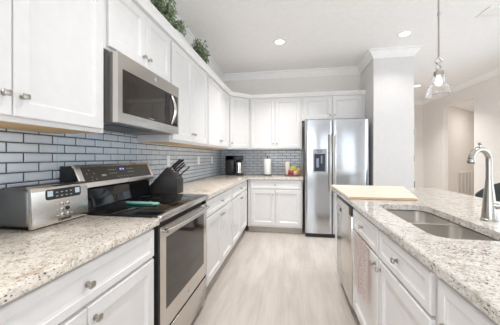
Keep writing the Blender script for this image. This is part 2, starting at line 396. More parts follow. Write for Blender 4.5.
# angled corner wall cabinet
t = thing('corner_wall_cabinet', 'angled white single-door corner wall cabinet above the coffee maker', 'cabinet', (0.3, 4.4, UZ0))
bm = bmesh.new(); prism(bm, [(0.002, 4.07), (0.305, 4.07), (0.61, 4.375), (0.61, YB - 0.002), (0.002, YB - 0.002)], UZ0, UZ1); obj('body', bm, CAB, t, smooth=False)
s2 = math.sqrt(0.5)
FD = lambda a, z, n: (0.305 + a * s2 + n * s2, 4.07 + a * s2 - n * s2, z)
bm = bmesh.new(); panel(bm, FD, 0.022, 0.409, DZ0, DZ1, 0.001); d = obj('door', bm, CAB, t, smooth=False); knob(FD, 0.052, 1.475, 0.021, d)
cabinet('wall_cabinet', 'white two-door wall cabinet on back wall above the paper towels', 'cabinet', None, FBU, 0.612, 1.519, UZ0, UZ1, 0.303, pair(0.612, 1.519, DZ0, DZ1, 1.475, 0.028), under=True)
cabinet('wall_cabinet', 'short wide white two-door wall cabinet above the refrigerator', 'cabinet', None, FBU, 1.521, 2.548, 1.86, UZ1, 0.303, pair(1.548, 2.495, 1.878, DZ1, 1.945, 0.01, 0.008))
# crown running along the tops of the wall cabinets
KP = [(0, 2.271), (0.008, 2.271), (0.012, 2.285), (0.032, 2.312), (0.04, 2.318), (0.04, 2.332), (-0.02, 2.332), (-0.02, 2.2725), (0, 2.2725)]
KP = [(0.0, 2.2725), (0.026, 2.2725), (0.030, 2.285), (0.048, 2.310), (0.056, 2.316), (0.056, 2.332), (-0.01, 2.332), (-0.01, 2.2725)]
bm = bmesh.new(); k1 = math.tan(R(22.5))
sweep(bm, KP, [(0.305, 0.295, 1, 0), (0.305, 4.07, 1, -k1), (0.61, 4.375, k1, -1), (2.548, 4.375, 0, -1)]); struct('trim_6', bm, TRIM)
slab('trim_7', CAB, 0.003, 0.295, 0.295, YB - 0.004, 2.272, 2.276)

BZ0, BZ1 = 0.10, 0.878
def dr(a0, a1, c, g=0.018): return [(a0 + g, a1 - g, 0.722, 0.862, c, 0.792)]
cabinet('base_cabinet', 'white base cabinet nearest the camera on the left, under the toaster counter', 'cabinet', None, FL, 0.325, 1.231, BZ0, BZ1, 0.605, pair(0.325, 1.231, 0.13, 0.708, 0.655), dr(0.325, 1.231, 0.775), (0, 0))
cabinet('base_cabinet', 'white base cabinet just past the range, one wide drawer over two doors', 'cabinet', None, FL, 2.022, 2.969, BZ0, BZ1, 0.605, pair(2.022, 2.969, 0.13, 0.708, 0.655), dr(2.022, 2.969, 2.50), (0, 0))
cabinet('base_cabinet', 'white base cabinet on left run closest to the back corner', 'cabinet', None, FL, 2.971, 4.068, BZ0, BZ1, 0.605, pair(2.971, 4.03, 0.13, 0.708, 0.655), dr(2.971, 4.03, 3.50), (0, 0))
cabinet('base_cabinet', 'white base cabinet on back wall left of the refrigerator', 'cabinet', None, FB_, 0.635, 1.517, BZ0, BZ1, 0.605, pair(0.672, 1.505, 0.13, 0.708, 0.635, 0.012, 0.006), [(0.684, 1.493, 0.722, 0.862, 1.088, 0.792)], (-0.0, 0))
# island
cabinet('island_cabinet', 'white island base cabinet under the sink, pink towel on its door', 'cabinet', None, FI, 0.886, 1.974, BZ0, BZ1, 0.64,
        [(0.912, 1.405, 0.13, 0.702, 1.375, 0.66), (1.424, 1.956, 0.13, 0.702, 1.456, 0.66)],
        [(0.912, 1.405, 0.716, 0.858, 1.17, 0.79), (1.424, 1.956, 0.716, 0.858, 1.70, 0.79)], (0, 0), hollow=True)
cabinet('island_cabinet', 'white island base cabinet nearest the camera, cut off by the frame edge', 'cabinet', None, FI, 0.02, 0.884, BZ0, BZ1, 0.64,
        pair(0.02, 0.884, 0.13, 0.702, 0.66), [(0.04, 0.868, 0.716, 0.858, 0.80, 0.745)], (0, 0))
t = thing('island_end_panel', 'plain white end panel of the island past the dishwasher', 'panel', (2.1, 2.72, 0))
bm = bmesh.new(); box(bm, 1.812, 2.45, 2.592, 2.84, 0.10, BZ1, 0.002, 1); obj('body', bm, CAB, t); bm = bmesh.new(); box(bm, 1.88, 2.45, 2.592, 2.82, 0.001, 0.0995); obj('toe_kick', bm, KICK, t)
bm = bmesh.new(); box(bm, 2.452, 2.47, 0.02, 2.84, 0.001, BZ1, 0.002, 1); tag(obj('island_back_panel', bm, CAB), 'white panel closing the seating side of the island', 'panel')

# ------------------------------------------------------------------ countertops
ZC0, ZC1 = 0.879, 0.914
bm = bmesh.new(); box(bm, 0.010, 0.648, 0.30, 1.238, ZC0, ZC1, 0.005, 2); tag(obj('countertop', bm, GRAN_L), 'cream speckled granite countertop under the toaster, left of the range', 'countertop')
bm = bmesh.new(); prism(bm, [(0.010, 2.014), (0.648, 2.014), (0.648, 4.032), (1.530, 4.032), (1.530, YB - 0.011), (0.010, YB - 0.011)], ZC0, ZC1, bev=0.005)
tag(obj('countertop', bm, GRAN_L), 'L-shaped cream granite countertop past the range, turning along back wall', 'countertop')
# island slab with sink cut-out
def rrect(x0, x1, y0, y1, r, n=6):
    pts = []
    for cx, cy, a in ((x1 - r, y0 + r, -90), (x1 - r, y1 - r, 0), (x0 + r, y1 - r, 90), (x0 + r, y0 + r, 180)):
        for i in range(n + 1):
            th = R(a + 90 * i / n); pts.append((cx + r * math.cos(th), cy + r * math.sin(th)))
    return pts
IX0, IX1, IY0, IY1 = 1.779, 2.845, 0.0, 2.885
SX0, SX1, SY0, SY1 = 1.915, 2.225, 1.112, 1.855
bm = bmesh.new()
def ring(z, pts): return [bm.verts.new((x, y, z)) for x, y in pts]
out = rrect(IX0, IX1, IY0, IY1, 0.02, 3); outi = rrect(IX0 + 0.005, IX1 - 0.005, IY0 + 0.005, IY1 - 0.005, 0.018, 3); hole = rrect(SX0, SX1, SY0, SY1, 0.075, 8)
o0, o1, o2 = ring(ZC0, out), ring(ZC1 - 0.005, out), ring(ZC1, outi)
h0, h1 = ring(ZC0, hole), ring(ZC1, hole)
n = len(out)
for a, b in ((o0, o1), (o1, o2)):
    for i in range(n): bm.faces.new((a[i], a[(i + 1) % n], b[(i + 1) % n], b[i]))
n = len(hole)
for i in range(n): bm.faces.new((h0[i], h0[(i + 1) % n], h1[(i + 1) % n], h1[i]))
def fillring(a, b):
    es = []
    for L in (a, b):
        for i in range(len(L)):
            e = bm.edges.get((L[i], L[(i + 1) % len(L)])) or bm.edges.new((L[i], L[(i + 1) % len(L)])); es.append(e)
    bmesh.ops.triangle_fill(bm, edges=es, use_beauty=True)
fillring(o2, h1); fillring(o0, h0)
tag(obj('countertop', bm, GRAN_I), 'large pale speckled granite slab on the island, with sink cut-out', 'countertop')

# ------------------------------------------------------------------ sink
t = thing('kitchen_sink', 'stainless double-bowl undermount sink set in the island', 'sink', (2.07, 1.48, 0.69))
def bowl(x0, x1, y0, y1, zt, zb, r):
    bm = bmesh.new(); prof = [(0, zt), (0.0, zt - 0.02), (0.008, zb + 0.05), (0.02, zb + 0.02), (0.05, zb)]
    rings = []
    for i, z in prof: rings.append([bm.verts.new((x, y, z)) for x, y in rrect(x0 + i, x1 - i, y0 + i, y1 - i, r, 8)])
    for i, z in reversed([(-0.002, zt), (-0.002, zt - 0.02), (0.006, zb + 0.048), (0.018, zb + 0.017), (0.048, zb - 0.002)]):
        rings.append([bm.verts.new((x, y, z)) for x, y in rrect(x0 + i, x1 - i, y0 + i, y1 - i, r, 8)])
    n = len(rings[0])
    for k in (0, 1, 2, 3, 5, 6, 7, 8):
        a, b = rings[k], rings[k + 1]
        for i in range(n): bm.faces.new((a[i], a[(i + 1) % n], b[(i + 1) % n], b[i]))
    bm.faces.new(rings[4]); bm.faces.new(rings[5])
    for i in range(n): bm.faces.new((rings[9][i], rings[9][(i + 1) % n], rings[0][(i + 1) % n], rings[0][i]))
    b = obj('bowl', bm, SINK, t)
    cx, cy = (x0 + x1) / 2, (y0 + y1) / 2
    bm = bmesh.new(); lathe(bm, (cx, cy, zb), [(0.042, 0.0005), (0.042, 0.003), (0.034, 0.004), (0.03, 0.001)], 24); obj('drain', bm, CHR, b)
bowl(SX0 + 0.002, SX1 - 0.002, 1.505 + 0.012, SY1 - 0.002, 0.872, 0.70, 0.065)
bowl(SX0 + 0.002, SX1 - 0.002, SY0 + 0.002, 1.505 - 0.012, 0.872, 0.70, 0.065)
bm = bmesh.new()
# rim: flange plate with two cut-outs and the divider
oo = [bm.verts.new((x, y, 0.8735)) for x, y in rrect(SX0 - 0.02, SX1 + 0.02, SY0 - 0.02, SY1 + 0.02, 0.08, 8)]
b1 = [bm.verts.new((x, y, 0.8735)) for x, y in rrect(SX0 + 0.002, SX1 - 0.002, 1.517, SY1 - 0.002, 0.065, 8)]
b2 = [bm.verts.new((x, y, 0.8735)) for x, y in rrect(SX0 + 0.002, SX1 - 0.002, SY0 + 0.002, 1.493, 0.065, 8)]
es = []
for L in (oo, b1, b2):
    for i in range(len(L)): es.append(bm.edges.new((L[i], L[(i + 1) % len(L)])))
bmesh.ops.triangle_fill(bm, edges=es, use_beauty=True)
bmesh.ops.solidify(bm, geom=list(bm.faces), thickness=0.0015)
obj('rim', bm, SINK, t, 'steel rim and divider between the bowls')

# ------------------------------------------------------------------ faucet
fx, fy = 2.345, 1.47
t = thing('faucet', 'brushed nickel gooseneck faucet standing behind the sink', 'faucet', (fx, fy, 0.9145))
bm = bmesh.new(); lathe(bm, (fx, fy, 0), [(0.035, 0.9148), (0.035, 0.921), (0.032, 0.925), (0.030, 0.96), (0.026, 1.01), (0.021, 1.06), (0.0165, 1.10), (0.0155, 1.12)], 28); obj('base', bm, CHR, t)
dx, dy = -0.95, -0.31; Rr = 0.054; zc = 1.225
pts = [(fx, fy, 1.10), (fx, fy, 1.16), (fx, fy, zc)]
for i in range(1, 13):
    a = math.pi * i / 12 * 0.96; s = Rr * (1 - math.cos(a)); pts.append((fx + dx * s, fy + dy * s, zc + Rr * math.sin(a)))
e = Vector(pts[-1])
bm = bmesh.new(); tube(bm, pts, 0.0145, 16); obj('spout', bm, CHR, t)
bm = bmesh.new(); tube(bm, [e, e + Vector((0.0, 0, -0.012)), e + Vector((0, 0, -0.02))], [0.0165, 0.019, 0.018], 18); obj('spray_head', bm, CHR, t)
bm = bmesh.new(); tube(bm, [e + Vector((0, 0, -0.0203)), e + Vector((0, 0, -0.0245))], [0.016, 0.015], 16); obj('aerator', bm, BLK, t)
top = Vector((fx + dx * Rr, fy + dy * Rr, zc + Rr + 0.0145))
bm = bmesh.new(); tube(bm, [top - Vector((0, 0, 0.004)), top + Vector((0, 0, 0.008))], 0.004, 8); bmesh.ops.create_uvsphere(bm, u_segments=12, v_segments=8, radius=0.0095, matrix=Matrix.Translation(top + Vector((0, 0, 0.014)))); obj('top_finial', bm, CHR, t)
bm = bmesh.new(); hz = 0.995
tube(bm, [(fx + 0.01, fy - 0.01, hz), (fx + 0.045, fy - 0.03, hz), (fx + 0.06, fy - 0.038, hz - 0.002)], [0.021, 0.02, 0.016], 16)
tube(bm, [(fx + 0.05, fy - 0.034, hz), (fx + 0.09, fy - 0.045, hz + 0.012), (fx + 0.15, fy - 0.055, hz + 0.03)], [0.010, 0.0085, 0.007], 12)
obj('lever_handle', bm, CHR, t)

# ------------------------------------------------------------------ cutting board, towel on island
bm = bmesh.new()
prism(bm, [(1.776, 2.036), (2.27, 2.036), (2.50, 2.84), (1.776, 2.875)], 0.9155, 0.934, bev=0.004)
o = obj('wooden_board', bm, BOARD); bm = bmesh.new(); box(bm, 1.782, 2.264, 2.0335, 2.0355, 0.9165, 0.933); obj('front_edge', bm, BOARDE, o, 'darker brown front edge'); tag(o, 'large pale wooden board lying on the far end of the island', 'cutting board')
bm = bmesh.new()
ny, nz = 26, 22; y0, y1, z0, z1 = 1.55, 1.88, 0.355, 0.7065
def towx(y, z): return 1.7885 - 0.004 - 0.0035 * (1 + math.sin((y - y0) * 70 + z * 3)) * (0.3 + (z1 - z) / (z1 - z0))
fr = [[bm.verts.new((towx(y0 + (y1 - y0) * i / ny, z0 + (z1 - z0) * j / nz), y0 + (y1 - y0) * i / ny, z0 + (z1 - z0) * j / nz + (0.006 * math.sin(i * 0.9) if j == 0 else 0))) for i in range(ny + 1)] for j in range(nz + 1)]
fr.append([bm.verts.new((1.7945, y0 + (y1 - y0) * i / ny, 0.7075)) for i in range(ny + 1)])
fr.append([bm.verts.new((1.8095, y0 + (y1 - y0) * i / ny, 0.7075)) for i in range(ny + 1)])
for a, b in zip(fr, fr[1:]):
    for i in range(ny): bm.faces.new((a[i], a[i + 1], b[i + 1], b[i]))
bmesh.ops.solidify(bm, geom=list(bm.faces), thickness=0.0018)
tag(obj('dish_towel', bm, TOWEL), 'pink and white patterned dish towel hanging over the island cabinet door', 'towel')

# ------------------------------------------------------------------ dishwasher
t = thing('dishwasher', 'stainless steel dishwasher built into the far end of the island', 'dishwasher', (2.1, 2.28, 0))
bm = bmesh.new(); box(bm, 1.83, 2.43, 1.980, 2.586, 0.10, 0.872); obj('body', bm, SSD, t)
bm = bmesh.new(); box(bm, 1.787, 1.828, 1.984, 2.583, 0.105, 0.79, 0.004); dd = obj('door', bm, SS, t)
bm = bmesh.new(); box(bm, 1.783, 1.828, 1.984, 2.583, 0.792, 0.868, 0.004); cp = obj('control_strip', bm, BLK, t, 'black control strip')
bm = bmesh.new(); box(bm, 1.7805, 1.784, 2.04, 2.583, 0.792, 0.85, 0.001, 1); obj('fascia', bm, SS, cp)
bm = bmesh.new(); lathe(bm, (1.781, 2.40, 0.755), [(0.016, 0), (0.016, -0.0), (0.016, 0.006)], 16, 'x'); obj('latch', bm, BLK, dd)
bm = bmesh.new(); lathe(bm, (1.7855, 2.28, 0.24), [(0.012, 0), (0.012, 0.001), (0.012, 0.0015)], 16, 'x'); obj('emblem', bm, GREY, dd)
bm = bmesh.new(); box(bm, 1.875, 2.4, 1.984, 2.583, 0.001, 0.098); obj('kick_plate', bm, BLK, t)

# ------------------------------------------------------------------ range
ry0, ry1 = 1.2475, 2.0075
t = thing('kitchen_range', 'freestanding stainless steel electric range with black glass cooktop', 'range', (0.33, 1.63, 0))
bm = bmesh.new(); box(bm, 0.02, 0.606, ry0, ry1, 0.05, 0.898, 0.002, 1); obj('body', bm, BLKM, t)
bm = bmesh.new(); box(bm, 0.05, 0.58, ry0 + 0.03, ry1 - 0.03, 0.001, 0.049); obj('kick_plate', bm, BLK, t)
bm = bmesh.new(); box(bm, 0.10, 0.632, ry0 - 0.004, ry1 + 0.004, 0.9155, 0.926, 0.003); ct = obj('cooktop', bm, BLKG, t, 'black glass cooktop')
bm = bmesh.new(); box(bm, 0.607, 0.652, ry0 - 0.003, ry1 + 0.003, 0.890, 0.9255, 0.004)
box(bm, 0.60, 0.634, ry0 - 0.003, ry1 + 0.003, 0.899, 0.915); obj('front_trim', bm, SS, t)
for (cx, cy, r) in ((0.48, 1.45, 0.105), (0.48, 1.82, 0.09), (0.25, 1.45, 0.075), (0.25, 1.82, 0.075)):
    bm = bmesh.new(); lathe(bm, (cx, cy, 0.92605), [(r, 0), (r, 0.0002), (r - 0.002, 0.0002), (r - 0.002, 0)], 40, closed=True); obj('burner_ring', bm, mat('burner_mark', (0.02, 0.02, 0.02), 0.15) if r > 0.1 else bpy.data.materials['burner_mark'], ct)
# backguard: slanted
def bgf(y): return lambda a, b, h: (a, h, b)
prof = [(0.022, 0.9265), (0.118, 0.9265), (0.128, 0.96), (0.118, 1.035), (0.165, 1.052), (0.168, 1.06), (0.112, 1.186), (0.100, 1.192), (0.022, 1.192)]
bm = bmesh.new(); prism(bm, [(0.022, 0.9265), (0.112, 0.9265), (0.112, 1.04), (0.155, 1.056), (0.155, 1.06), (0.098, 1.186), (0.022, 1.186)], ry0, ry1, f=lambda a, b, h: (a, h, b)); bg = obj('backguard', bm, BLK, t, smooth=False)
bm = bmesh.new(); prism(bm, [(0.1125, 0.9267), (0.128, 0.9267), (0.124, 0.96), (0.121, 1.00), (0.124, 1.037), (0.1125, 1.037)], ry0 + 0.004, ry1 - 0.004, f=lambda a, b, h: (a, h, b)); obj('splash_glass', bm, BLKG, bg, 'glossy black curved panel under the controls')
ang = math.atan2(1.186 - 1.06, 0.098 - 0.155)
u_ = Vector((0.098 - 0.155, 0, 1.186 - 1.06)).normalized(); nn = Vector((u_.z, 0, -u_.x))
BG = lambda a, h, n: tuple(Vector((0.155, a, 1.058)) + u_ * h + nn * (n + 0.001))
Lh = 0.139
bm = bmesh.new(); box(bm, ry0, ry1, -0.006, Lh + 0.004, 0.0, 0.014, 0.006, 3, f=lambda c: BG(*c)); box(bm, ry0, ry1, Lh - 0.012, Lh + 0.004, -0.02, 0.004, 0.003, 2, f=lambda c: BG(*c)); tr = obj('panel_frame', bm, steel('light_steel', (0.74, 0.71, 0.66), 0.28), bg)
bm = bmesh.new(); box(bm, ry0 + 0.035, ry1 - 0.035, 0.026, Lh - 0.014, 0.0143, 0.0155, 0.0005, 1, f=lambda c: BG(*c)); cp = obj('control_panel', bm, PANEL, t, 'dark brown touch control panel')
bm = bmesh.new(); box(bm, 1.60, 1.665, 0.085, 0.112, 0.0156, 0.0163, f=lambda c: BG(*c)); obj('clock_display', bm, CLK, cp)
bm = bmesh.new()
for i, y in enumerate((1.612, 1.622, 1.636, 1.646)):
    box(bm, y, y + 0.0015, 0.093, 0.105, 0.0164, 0.0167, f=lambda c: BG(*c)); box(bm, y + 0.0055, y + 0.007, 0.093, 0.105, 0.0164, 0.0167, f=lambda c: BG(*c))
obj('clock_digits', bm, DIG, cp)
def mark(*a):
    bm = bmesh.new(); box(bm, *a, f=lambda c: BG(*c)); obj('control_mark', bm, GREY, cp, smooth=False)
for (y, h) in ((1.335, 0.10), (1.31, 0.078), (1.365, 0.078), (1.34, 0.055), (1.335, 0.033), (1.37, 0.04)): mark(y, y + 0.006, h, h + 0.006, 0.0156, 0.0159)
mark(1.425, 1.465, 0.058, 0.070, 0.0156, 0.0159)
for y in (1.50, 1.52, 1.54, 1.56, 1.69, 1.71, 1.73, 1.75):
    for h in (0.095, 0.07): mark(y, y + 0.010, h, h + 0.005, 0.0156, 0.0159)
for y in (1.57, 1.60, 1.63, 1.66, 1.69, 1.72): mark(y, y + 0.008, 0.043, 0.048, 0.0156, 0.0159)

for q in (ry0, ry1 - 0.008):
    bm = bmesh.new(); box(bm, 0.607, 0.634, q, q + 0.008, 0.052, 0.884); obj('side_edge', bm, BLK, t)
FR = face('x+', 0.610); FRb = lambda c: FR(c[0], c[1], c[2])
bm = bmesh.new()
wy0, wy1, wz0, wz1 = 1.325, 1.945, 0.375, 0.785
for a in ((ry0 + 0.010, wy0, 0.264, 0.856), (wy1, ry1 - 0.010, 0.264, 0.856), (wy0, wy1, 0.264, wz0), (wy0, wy1, wz1, 0.856)):
    box(bm, a[0], a[1], a[2], a[3], 0.0, 0.028, f=FRb)
box(bm, wy0, wy1, wz0, wz1, 0.0, 0.020, f=FRb)
dr_ = obj('oven_door', bm, SS, t, smooth=False)
bm = bmesh.new(); box(bm, wy0 + 0.0005, wy1 - 0.0005, wz0 + 0.0005, wz1 - 0.0005, 0.0205, 0.0285, 0.001, 1, f=FRb); obj('window', bm, OVG, dr_, 'dark smoked glass oven window')
bm = bmesh.new(); hp = []
for i in range(17):
    s = i / 16; hp.append(FR(ry0 + 0.035 + s * 0.69, 0.832, 0.058 + 0.022 * math.sin(math.pi * s)))
tube(bm, hp, 0.0125, 12)
for a in (ry0 + 0.045, ry0 + 0.715): tube(bm, [FR(a, 0.832, 0.029), FR(a, 0.832, 0.058)], 0.012, 10)
obj('handle', bm, SS, dr_)
bm = bmesh.new(); lathe(bm, (0.6385, 1.645, 0.315), [(0.016, 0), (0.016, 0.0015), (0.013, 0.002)], 20, 'x'); obj('emblem', bm, GREY, dr_, 'small round maker emblem')
bm = bmesh.new(); box(bm, ry0 + 0.010, ry1 - 0.010, 0.052, 0.246, 0.0, 0.028, 0.003, f=FRb); obj('storage_drawer', bm, SS, t)

# ------------------------------------------------------------------ microwave
t = thing('microwave', 'stainless over-the-range microwave mounted under the short wall cabinet', 'microwave', (0.2, 1.63, 1.43))
my0, my1 = 1.248, 2.006
bm = bmesh.new(); box(bm, 0.012, 0.358, my0, my1, 1.432, 1.828, 0.003, 1); bo = obj('body', bm, SSD, t)
bm = bmesh.new()
box(bm, 0.06, 0.30, 1.33, 1.75, 1.4290, 1.4318, 0.001, 1); obj('underside_vent', bm, BLK, bo)
FM = face('x+', 0.360); FMb = lambda c: FM(c[0], c[1], c[2])
bm = bmesh.new(); w0, w1, q0, q1 = 1.286, 1.925, 1.492, 1.742
for a in ((my0, w0, 1.434, 1.828), (w1 + 0.062, my1, 1.434, 1.828), (w0, w1 + 0.062, 1.434, q0), (w0, w1 + 0.062, q1, 1.828)): box(bm, a[0], a[1], a[2], a[3], 0, 0.032, f=FMb)
dm = obj('door', bm, SS, t, smooth=False)
bm = bmesh.new(); box(bm, w0 + 0.001, w1 + 0.061, q0 + 0.001, q1 - 0.001, 0.0, 0.0315, 0.001, 1, f=FMb); obj('window_frame', bm, MWG, dm, 'dark glass panel of the door')
bm = bmesh.new(); box(bm, w0 + 0.05, 1.76, q0 + 0.035, q1 - 0.05, 0.0317, 0.0322, f=FMb); obj('inner_window', bm, OVG, dm)
bm = bmesh.new(); hp = []
for i in range(13):
    s = i / 12; hp.append(FM(1.862 + 0.0 * s, 1.503 + s * 0.222, 0.040 + 0.030 * math.sin(math.pi * s)))
tube(bm, hp, [0.0105 + 0.004 * math.sin(math.pi * i / 12) for i in range(13)], 12); tube(bm, [FM(1.862, 1.51, 0.032), FM(1.862, 1.51, 0.044)], 0.010, 10); tube(bm, [FM(1.862, 1.718, 0.032), FM(1.862, 1.718, 0.044)], 0.010, 10)
obj('handle', bm, SS, dm)
bm = bmesh.new(); box(bm, 1.785, 1.842, 1.502, 1.732, 0.0318, 0.036, 0.002, 1, f=FMb); obj('handle_reflection', bm, BLK, dm)  # dark strip standing for the handle's reflection in the door glass
bm = bmesh.new(); lathe(bm, (0.3925, 1.635, 1.785), [(0.014, 0), (0.014, 0.0015), (0.011, 0.002)], 20, 'x'); obj('emblem', bm, GREY, dm, 'small round maker emblem')
bm = bmesh.new(); box(bm, 1.56, 1.62, 1.4995, 1.5035, 0.0317, 0.0321, f=FMb); obj('control_label', bm, GREY, dm)

# ------------------------------------------------------------------ refrigerator
t = thing('refrigerator', 'tall stainless steel side-by-side refrigerator with ice dispenser', 'refrigerator', (2.02, 4.3, 0))
bm = bmesh.new(); box(bm, 1.560, 2.475, 4.025, 4.655, 0.02, 1.79, 0.004, 1); box(bm, 1.58, 2.46, 4.05, 4.6, 0.002, 0.02); obj('body', bm, SSD, t)
bm = bmesh.new(); box(bm, 1.565, 2.47, 3.985, 4.024, 0.003, 0.058, 0.003, 1); obj('base_grille', bm, BLK, t, 'black base grille')
FF = face('y-', 4.020); FFb = lambda c: FF(c[0], c[1], c[2])
def curved_door(a0, a1, z0, z1, t0=0.058, bulge=0.010):
    bm = bmesh.new(); n = 10
    pts = [(a0, 0), (a0, t0 - 0.012), (a0 + 0.004, t0 - 0.004)] + [(a0 + 0.010 + (a1 - a0 - 0.02) * i / n, t0 + bulge * math.sin(math.pi * i / n)) for i in range(n + 1)] + [(a1 - 0.004, t0 - 0.004), (a1, t0 - 0.012), (a1, 0)]
    prism(bm, pts, z0, z1, f=lambda a, b, h: FF(a, h, b)); return bm
d1_ = obj('freezer_door', curved_door(1.553, 1.955, 0.065, 1.81, bulge=0.008), SSF, t)
d2_ = obj('fridge_door', curved_door(1.961, 2.482, 0.065, 1.81), SSF, t)
for a, d_ in ((1.925, d1_), (1.991, d2_)):
    bm = bmesh.new(); tube(bm, [FF(a, 0.70, 0.066), FF(a, 0.705, 0.10), FF(a, 0.74, 0.118), FF(a, 1.14, 0.124), FF(a, 1.55, 0.118), FF(a, 1.585, 0.10), FF(a, 1.59, 0.066)], 0.0145, 12); obj('handle', bm, bpy.data.materials['light_steel'], d_)
bm = bmesh.new()
for a in ((1.668, 1.875, 1.29, 1.365), (1.668, 1.690, 1.0, 1.29), (1.853, 1.875, 1.0, 1.29), (1.690, 1.853, 1.0, 1.02)): box(bm, *a, 0.055, 0.072, 0.001, 1, f=FFb)
disp = obj('water_dispenser', bm, mat('grey_dispenser', (0.34, 0.35, 0.37), 0.35), d1_, 'grey ice and water dispenser')
bm = bmesh.new(); box(bm, 1.6905, 1.8525, 1.0205, 1.2895, 0.062, 0.0685, f=FFb); obj('dispenser_cavity', bm, mat('dark_blue_recess', (0.022, 0.032, 0.055), 0.15), t)
bm = bmesh.new(); box(bm, 1.72, 1.76, 1.08, 1.22, 0.0686, 0.074, 0.002, 1, f=FFb); box(bm, 1.79, 1.81, 1.14, 1.26, 0.0686, 0.076, 0.002, 1, f=FFb); obj('dispenser_paddle', bm, mat('blue_grey_plastic', (0.22, 0.27, 0.33), 0.3), t)
bm = bmesh.new(); box(bm, 1.735, 1.80, 1.31, 1.345, 0.0722, 0.0735, f=FFb); obj('dispenser_display', bm, BLK, t)
bm = bmesh.new()
for i in range(4): box(bm, 1.745 + i * 0.013, 1.752 + i * 0.013, 1.322, 1.334, 0.0736, 0.0742, f=FFb)
obj('dispenser_buttons', bm, WHT, t)
bm = bmesh.new()
box(bm, 1.565, 1.60, 3.97, 4.02, 1.811, 1.822, 0.002, 1); obj('hinge_cover', bm, BLK, t)
bm = bmesh.new(); box(bm, 2.435, 2.47, 3.97, 4.02, 1.811, 1.822, 0.002, 1); obj('hinge_cover', bm, BLK, t)
bm = bmesh.new(); lathe(bm, (2.36, 3.958, 1.74), [(0.013, 0), (0.013, 0.002), (0.010, 0.0025)], 18, '-y'); obj('emblem', bm, GREY, d2_, 'small round maker emblem')

# ------------------------------------------------------------------ toaster
t = thing('toaster', 'wide stainless toaster with two small screens on the left counter', 'toaster', (0.12, 1.07, 0.9145))
bm = bmesh.new(); box(bm, 0.026, 0.214, 0.928, 1.218, 0.9155, 0.9195, 0.001, 1); obj('base', bm, BLK, t)
bm = bmesh.new(); box(bm, 0.020, 0.203, 0.926, 1.220, 0.920, 1.099, 0.020, 4)
obj('body', bm, steel('toaster_side_steel', (0.20, 0.195, 0.19), 0.42), t, 'dark brushed metal shell')
bm = bmesh.new(); prism(bm, [(0.2035, 0.920), (0.222, 0.920), (0.226, 0.928), (0.2265, 0.94), (0.221, 1.082), (0.216, 1.096), (0.208, 1.104), (0.190, 1.1065), (0.190, 1.1), (0.2035, 1.095)], 0.922, 1.225, f=lambda a, b, h: (a, h, b), bev=0.0015); fp = obj('front_panel', bm, SS, t)
for x in (0.062, 0.130):
    bm = bmesh.new(); box(bm, x, x + 0.032, 0.96, 1.19, 1.0993, 1.1012); obj('bread_slot', bm, BLK, t)
FT = lambda a, z, n: (0.2265 + n - (z - 0.94) * 0.0345, a, z); FTb = lambda c: FT(c[0], c[1], c[2])
bm = bmesh.new(); prism(bm, rrect(0.984, 1.178, 1.038, 1.087, 0.012, 4), -0.001, 0.0012, f=FT); sp = obj('control_screen', bm, BLK, t, 'black strip holding two small screens')
for a in (0.992, 1.142):
    bm = bmesh.new(); box(bm, a, a + 0.027, 1.054, 1.080, 0.0013, 0.0018, f=FTb); obj('screen', bm, LCD, sp)
for a in (1.034, 1.060, 1.086, 1.112):
    for z in (1.068, 1.050):
        bm = bmesh.new(); box(bm, a, a + 0.012, z, z + 0.004, 0.0013, 0.0016, f=FTb); obj('screen_mark', bm, GREY, sp)
for i in range(3):
    for k, a in enumerate((1.064, 1.096)):
        bm = bmesh.new(); tt = bmesh.new(); lathe(tt, (0, 0, 0), [(0.0095, 0), (0.0095, 0.004), (0.006, 0.005)], 14)
        zz = 1.012 - i * 0.027; merge(bm, tt, lambda c: FT(a + c[0], zz + c[1], c[2] + 0.0002)); obj('button', bm, SS if (i, k) != (1, 1) else BLK, fp)
for i in range(3):
    zz = 1.012 - i * 0.027
    for a in (1.034, 1.112):
        bm = bmesh.new(); box(bm, a, a + 0.012, zz - 0.0015, zz + 0.0015, 0.0004, 0.0012, f=FTb); obj('button_mark', bm, GREY, fp)
obj('lettering', text_bm('Cuisinart', 0.019, lambda x, y, z: FT(1.080 + x, 0.936 + y, z + 0.0014)), BLKM, fp, 'dark maker lettering under the buttons', smooth=False)

# ------------------------------------------------------------------ knife block and knives
t = thing('knife_block', 'dark slanted wooden knife block on counter just past the range', 'knife block', (0.19, 2.125, 0.9145))
kp = [(0.022, 0.9155), (0.352, 0.9155), (0.352, 1.043), (0.265, 1.150), (0.250, 1.146)]
bm = bmesh.new(); prism(bm, kp, 2.06, 2.19, f=lambda a, b, h: (a, h, b), bev=0.002); obj('block', bm, KB, t)
kd = Vector((0.776, 0, 0.631)); kt = Vector((-0.631, 0, 0.776))
base = Vector((0.352, 0, 1.043))
kn = []
def knife(label, s, y, L, r):
    p = base + kt * s + kd * 0.0015; p.y = y - 0.185; s_ = 0
    k = thing('kitchen_knife', label, 'knife', p, 'knives in the dark block')
    m3 = lambda c: tuple(p + kd * c[0] + Vector((0, 1, 0)) * c[1] + kt * c[2])
    bm = bmesh.new(); box(bm, 0.0, 0.020, -r * 0.55, r * 0.55, -r * 0.85, r * 0.85, 0.0015, 1, f=m3); obj('bolster', bm, SS, k)
    bm = bmesh.new(); box(bm, 0.0205, L, -r * 0.7, r * 0.7, -r * 0.85, r * 0.85, r * 0.45, 3, f=m3); obj('handle', bm, BLK, k)
    for q in (0.35, 0.7):
        bm = bmesh.new(); c0 = m3((L * q, -r * 0.7 - 0.0006, 0)); lathe(bm, c0, [(0.003, 0), (0.003, 0.0012)], 10, 'y'); obj('rivet', bm, SS, k)
knife('large black-handled knife in the top slot of the block, nearest the range', 0.124, 2.275, 0.125, 0.0105)
knife('large black-handled knife in the top slot of the block, farther from the range', 0.124, 2.345, 0.12, 0.0105)
